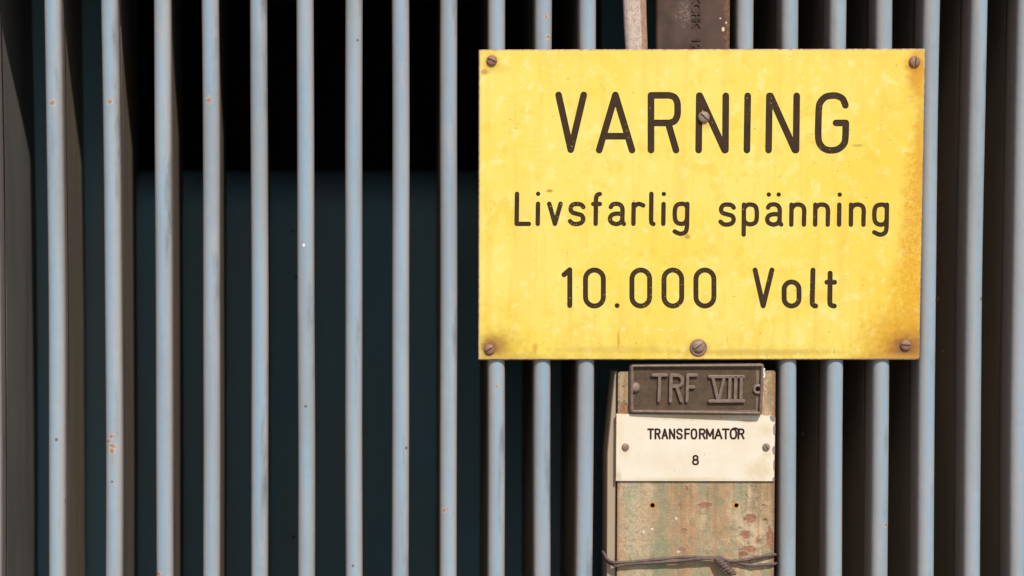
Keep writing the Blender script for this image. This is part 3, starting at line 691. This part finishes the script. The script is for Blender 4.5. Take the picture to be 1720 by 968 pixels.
# fix label material space: panel is parented at LAB_O so its object space starts there
FONT = {'T': ([[(0,1),(1,1)], [(.5,1),(.5,0)]]), 'R': ([[(0,0),(0,1)], [(0,1),(.6,1)] + smooth([(.65,1),(.9,.93),(1,.76),(.9,.58),(.65,.51)], 4) + [(0,.51)], [(.55,.5),(1,0)]]),
        'A': ([[(0,0),(.5,1)], [(.5,1),(1,0)], [(.2,.33),(.8,.33)]]), 'N': ([[(0,0),(0,1)], [(0,1),(1,0)], [(1,0),(1,1)]]),
        'S': ([smooth([(.97,.80),(.8,.96),(.5,1),(.15,.93),(.02,.75),(.15,.58),(.5,.5),(.85,.42),(.98,.25),(.85,.06),(.5,0),(.2,.03),(.02,.2)], 4)]),
        'F': ([[(0,0),(0,1)], [(0,1),(1,1)], [(0,.52),(.85,.52)]]), 'O': ([('o', smooth([(0,.5),(.03,.75),(.2,.95),(.5,1),(.8,.95),(.97,.75),(1,.5),(.97,.25),(.8,.05),(.5,0),(.2,.05),(.03,.25)], 3))]),
        'M': ([[(0,0),(0,1)], [(0,1),(.5,.25)], [(.5,.25),(1,1)], [(1,1),(1,0)]]),
        '8': ([('o', smooth([(.5,1),(.8,.94),(.92,.76),(.8,.58),(.5,.52),(.2,.58),(.08,.76),(.2,.94)], 3)), ('o', smooth([(.5,.53),(.86,.46),(1,.26),(.86,.06),(.5,0),(.14,.06),(0,.26),(.14,.46)], 3))]),
        'K': ([[(0,0),(0,1)], [(0,.4),(1,1)], [(.3,.55),(1,0)]]), 'C': ([smooth([(1,.8),(.8,.97),(.5,1),(.15,.88),(0,.5),(.15,.12),(.5,0),(.8,.03),(1,.2)], 4)]), 'H': ([[(0,0),(0,1)], [(1,0),(1,1)], [(0,.5),(1,.5)]]),
        '1': ([[(.2,.75),(.6,1)], [(.6,1),(.6,0)]]), '2': ([smooth([(.05,.75),(.2,.95),(.5,1),(.85,.93),(.95,.72),(.8,.48),(.4,.2),(.0,.0)], 4), [(0,0),(1,0)]])}
def glyph(ch, x0, x1, y0, y1):
    """strokes of one character, (x0, y1) its lower left corner in photo pixels (y down)"""
    out = []
    for s in FONT[ch]:
        f = lambda q: (x0 + q[0]*(x1-x0), y1 - q[1]*(y1-y0))
        out.append(('o', [f(q) for q in s[1]]) if isinstance(s, tuple) else [f(q) for q in s])
    return out
lconv = lambda q, y: (lambda p: (p.x, y, p.z))(U(q[0], q[1], LY))
Z7 = lambda zx: 1020 + zx/4.4
word = 'TRANSFORMATOR'
ext = [(302,340), (356,388), (407,443), (462,496), (516,552), (576,606), (622,659), (684,720), (736,782), (797,845), (853,898), (911,953), (969,1008)]
for k, (ch, (e0, e1)) in enumerate(zip(word, ext)):
    st = glyph(ch, Z7(e0), Z7(e1), 600+534/4.4, 600+602/4.4)
    if k == 11: st.append(smooth([(Z7(928), 600+530/4.4), (Z7(950), 600+526/4.4), (Z7(968), 600+536/4.4), (Z7(975), 600+552/4.4)]))
    link('letter', strokes_mesh('letter', st, 1.66, lconv, LY-.00012, LY+.0002, 0.00001), M['label_ink'], lab)
link('letter', strokes_mesh('letter', glyph('8', Z7(633), Z7(671), 600+729/4.4, 600+793/4.4), 1.6, lconv, LY-.00012, LY+.0002, 0.00001), M['label_ink'], lab)
screw(lab, 1050.5, 751, LY-.0001, 55, 1.0, None, SMG); screw(lab, 1286.8, 751, LY-.0001, 130, 1.03, None, SMG)

# ------------------------------------------------------------------ cast plate TRF VIII, held by its left screw and standing off at the right
TY = -0.0030                     # front of the rim, in the plate's own depth (its back is 0)
PO = U(1066, 651, POST_Y-.0004)
cast = thing('cast_nameplate', PO, 'brown cast metal plate with raised letters TRF VIII on a knurled field', 'nameplate')
cast.rotation_euler = (0, 0, math.radians(-1.6))
def pl(px, py, y):              # plate space
    p = U(px, py, POST_Y-.004); return Vector((p.x-PO.x, y, p.z-PO.z))
def linkp(name, me, m, smooth_=False):
    o = bpy.data.objects.new(name, me); C.objects.link(o); o.parent = cast; me.materials.append(m)
    if smooth_:
        for p in me.polygons: p.use_smooth = True
    return o
cor = [(1057,694.5), (1279.5,697.2), (1283,609.5), (1057.5,611)]
P2 = [(pl(a, b, 0).x, pl(a, b, 0).z) for a, b in cor]
outer = rounded_poly(P2, [.0035]*4, 6)
linkp('backing', slab('backing', outer, -0.0022, 0.0, 0.0004), M['cast'])
rim = [inset(outer, k) for k in (0.0002, 0.0009, 0.0020, 0.0029, 0.0033)]
rd = [-0.0022, -0.0054, -0.0062, -0.0054, -0.0022]
rings = [[Vector((q[0], y, q[1])) for q in r] for r, y in zip(rim, rd)]
linkp('rim', loft('rim', rings, True, False), M['cast'], True)
# knurled field: pyramids on a diagonal lattice
x0, x1 = min(p[0] for p in P2)+.0036, max(p[0] for p in P2)-.0050; z0, z1 = min(p[1] for p in P2)+.0040, max(p[1] for p in P2)-.0036
pit = 0.0021; v, f = [], []
nx_, nz_ = int((x1-x0)/pit), int((z1-z0)/pit)
for r in range(nz_*2):
    for c_ in range(nx_):
        cx = x0 + pit*(c_+0.5 + 0.5*(r % 2)); cz = z0 + pit*0.5*(r+1); b = len(v); q = pit*0.5
        if cx > x1: continue
        v += [(cx-q, -.00215, cz), (cx, -.00215, cz-q), (cx+q, -.00215, cz), (cx, -.00215, cz+q), (cx, -.00345, cz)]
        f += [(b, b+1, b+4), (b+1, b+2, b+4), (b+2, b+3, b+4), (b+3, b, b+4)]
o = linkp('knurling', mesh('knurling', v, f), M['knurl']); tag(o, kind='stuff')
pconv = lambda q, y: tuple(pl(1020+q[0]/4.4, 600+q[1]/4.4, y))
TRF = [[[(335,132),(437,132)], [(386,132),(380,322)]], [[(470,132),(465,322)], [(470,132),(515,132)] + smooth([(520,132),(545,145),(553,172),(545,200),(520,214)], 4) + [(470,214)], [(512,216),(545,320)]],
       [[(592,132),(586,322)], [(592,132),(658,132)], [(590,220),(638,220)]],
       [[(752,142),(1002,142)], [(752,324),(1003,322)], [(775,142),(815,322)], [(862,142),(818,322)]], [[(903,142),(897,322)]], [[(945,142),(939,322)]], [[(986,142),(981,322)]]]
for st in TRF:
    me = strokes_mesh('letter', st, 12.0, pconv, -.0054, -.0020, 0.00003)
    bm = bmesh.new(); bm.from_mesh(me)
    ed = [e for e in bm.edges if all(vv.co.y < -.004 for vv in e.verts)]
    bmesh.ops.bevel(bm, geom=ed, offset=.00045, segments=2, profile=.5, affect='EDGES', clamp_overlap=True); bm.to_mesh(me); bm.free()
    linkp('letter', me, M['cast'])
for px, py in ((1067, 651), (1272, 653.5)):
    c0 = pl(px, py, 0); n = 24
    prof = [(.0046, -.0020), (.0044, -.0040), (.0038, -.0046), (.0026, -.0046), (.0020, -.0042), (.0019, -.0021)]
    linkp('lug', loft('lug', [[Vector((c0.x + q*math.cos(2*math.pi*k/n), y, c0.z + q*math.sin(2*math.pi*k/n))) for k in range(n)] for q, y in prof], True, False), M['cast'], True)
c0 = pl(1272.5, 653.5, 0)
linkp('screw_hole', loft('screw_hole', [[Vector((c0.x + q*math.cos(2*math.pi*k/16), -.00325+abs(q)*0.0, c0.z + q*math.sin(2*math.pi*k/16))) for k in range(16)] for q in (.0021, .0006)], True, True), M['hole'])
sm = SMG.copy(); o = bpy.data.objects.new('screw', sm); C.objects.link(o); o.parent = cast; o.location = pl(1067, 651, -.0042); o.rotation_euler = (0, math.radians(-60), 0); o.scale = (1.05,)*3
dr = smooth([(1282, 619), (1281, 624), (1282.5, 629), (1281.5, 633)], 4)
me = strokes_mesh('paint_drip', [dr], 1.3, lambda q, y: tuple(pl(q[0], q[1], y)), -.0054, -.0040); linkp('paint_drip', me, M['white'])

# ------------------------------------------------------------------ wire tied round the post
wire = thing('tie_wire', U(1168, 940, POST_Y), 'rusty wire looped twice round the post and twisted into a knot', 'wire')
def W(px, py, Y): p = U(px, py, Y); return (p.x, p.y, p.z)
y0 = POST_Y - .0022; RW = 0.00125
back = POST_Y + .0345
l1 = [W(1306, 946, back), W(1304, 937, POST_Y+.017), W(1303.5, 932, POST_Y+.004), W(1297, 932.5, y0+.0003), W(1262, 938, y0-.001), W(1228, 943, y0-.002), W(1206, 937, y0-.003), W(1170, 936, y0-.0022), W(1110, 939, y0-.0018), W(1040, 945, y0-.0010), W(1030, 945, y0-.0012), W(1020, 939, POST_Y+.004), W(1013.5, 928, POST_Y+.012), W(1014.5, 924, POST_Y+.024), W(1020, 930, back)]
l2 = [W(1304, 958, back), W(1304.5, 950, POST_Y+.017), W(1304, 946, POST_Y+.003), W(1296, 948, y0), W(1270, 949.5, y0-.0005), W(1246, 947, y0-.0003), W(1232, 944, y0-.0012), W(1216, 944, y0-.0016), W(1180, 938.5, y0-.0042), W(1120, 943.5, y0-.0025), W(1050, 949, y0-.0012), W(1034, 950, y0-.001), W(1022, 945, POST_Y+.004), W(1013.5, 932, POST_Y+.013), W(1015, 930, POST_Y+.025), W(1022, 938, back)]
rear = [W(1306, 946, back), W(1170, 940, back+.0018), W(1020, 930, back)]; rear2 = [W(1304, 958, back), W(1170, 952, back+.0018), W(1022, 938, back)]
for l in (l1, l2):
    cp = catmull(l, 8); cp = [(p[0], p[1] - abs(.00035*math.sin(k*.61)), p[2] + .00035*math.sin(k*.37+l[0][2]*90)) for k, p in enumerate(cp)]
    link('wire_loop', tube('wire_loop', cp, [RW*(1+.07*math.sin(k*1.3)) for k in range(len(cp))], 10), M['wire'], wire, True)
for l in (rear, rear2): link('wire_loop', tube('wire_loop', catmull(l, 6), RW, 8), M['wire'], wire, True)
for ph in (0, math.pi):
    pts = []
    for k in range(61):
        s = k/60; px = 1205 + 27*s - 2*math.sin(s*3.1); py = 938 + 26*s; c0 = U(px, py, y0-.0040 - .002*math.sin(s*math.pi)); a = ph + s*3.4*2*math.pi
        r = .0019*(1 - 0.12*s)
        pts.append((c0.x + r*math.cos(a)*0.9, c0.y + r*math.sin(a), c0.z + r*math.cos(a)*0.5))
    link('wire_twist', tube('wire_twist', pts, 0.0017, 10), M['wire'], wire, True)

# ------------------------------------------------------------------ embossed dark bar and speckled rod above the sign
BY = 0.0062
bar_o = U(1163, 0, BY); BAR = Vector((bar_o.x, BY, bar_o.z))
bar = thing('embossed_bar', BAR, 'dark brown flat metal bar with embossed characters rising behind the sign', 'bar')
cb = corners([(1100,600), (1222.5,600), (1226.5,-10), (1103.5,-10)], BY); zc = COVER_Z - .0005
cb = [(p[0], min(p[1], zc)) for p in cb]
cb[2] = (cb[2][0], zc); cb[3] = (cb[3][0], zc)
me = grid(slab('bar_body', rounded_poly(cb, [.001]*4), BY, BY+.0085, .0012), 6, 20); link('bar_body', me, [M['bar'], M['bar']], bar)
bconv = lambda q, y: (lambda p: (p.x, y, p.z))(U(q[0], q[1], BY))
ZB = lambda zy: zy/7.82
for ch, c0, c1 in (('K', -70, 32), ('C', 58, 160), ('H', 188, 245), ('K', 268, 360), ('1', 500, 550), ('2', 585, 640)):
    st = []
    for s in FONT[ch]:
        fq = lambda q: (1162.5 + q[1]*13.5, ZB(c0 + q[0]*(c1-c0)))
        st.append(('o', [fq(q) for q in s[1]]) if isinstance(s, tuple) else [fq(q) for q in s])
    link('letter', strokes_mesh('letter', st, 1.0, bconv, BY-.0012, BY+.001, .00002), M['bar'], bar)

ro = U(1068, 0, 0.01)
rod = thing('speckled_rod', ro, 'pinkish speckled faceted rod standing beside the dark embossed bar', 'rod')
def rsec(xl_, xr_, py):
    z = U(1068, py, 0.012).z; a = U(xl_, py, 0.012).x; b = U(xr_, py, 0.012).x; wd = b-a
    return [Vector((a, .0125, z)), Vector((a+wd*.01, .0090, z)), Vector((a+wd*.16, .0064, z)), Vector((a+wd*.68, .0060, z)), Vector((a+wd*.97, .0120, z)), Vector((b, .0150, z)), Vector((a+wd*.8, .021, z)), Vector((a+wd*.2, .021, z))]
secs = [rsec(1044.5, 1086, -14), rsec(1046, 1086.5, 0), rsec(1047.5, 1087.5, 40), rsec(1050, 1089, 84), rsec(1056, 1094, 300), rsec(1060, 1097, 595)]
top = [Vector((p.x-.0005, p.y, COVER_Z-.0005)) for p in secs[0]]
me = loft('rod_body', [top] + secs[1:]) if top[0].z > secs[1][0].z else loft('rod_body', secs)
bm = bmesh.new(); bm.from_mesh(me); bmesh.ops.bevel(bm, geom=[e for e in bm.edges if abs((e.verts[0].co-e.verts[1].co).normalized().z) > .9], offset=.0012, segments=2, profile=.5, affect='EDGES'); bm.to_mesh(me); bm.free()
o = link('rod_body', me, [M['rod'], M['rodb']], rod)
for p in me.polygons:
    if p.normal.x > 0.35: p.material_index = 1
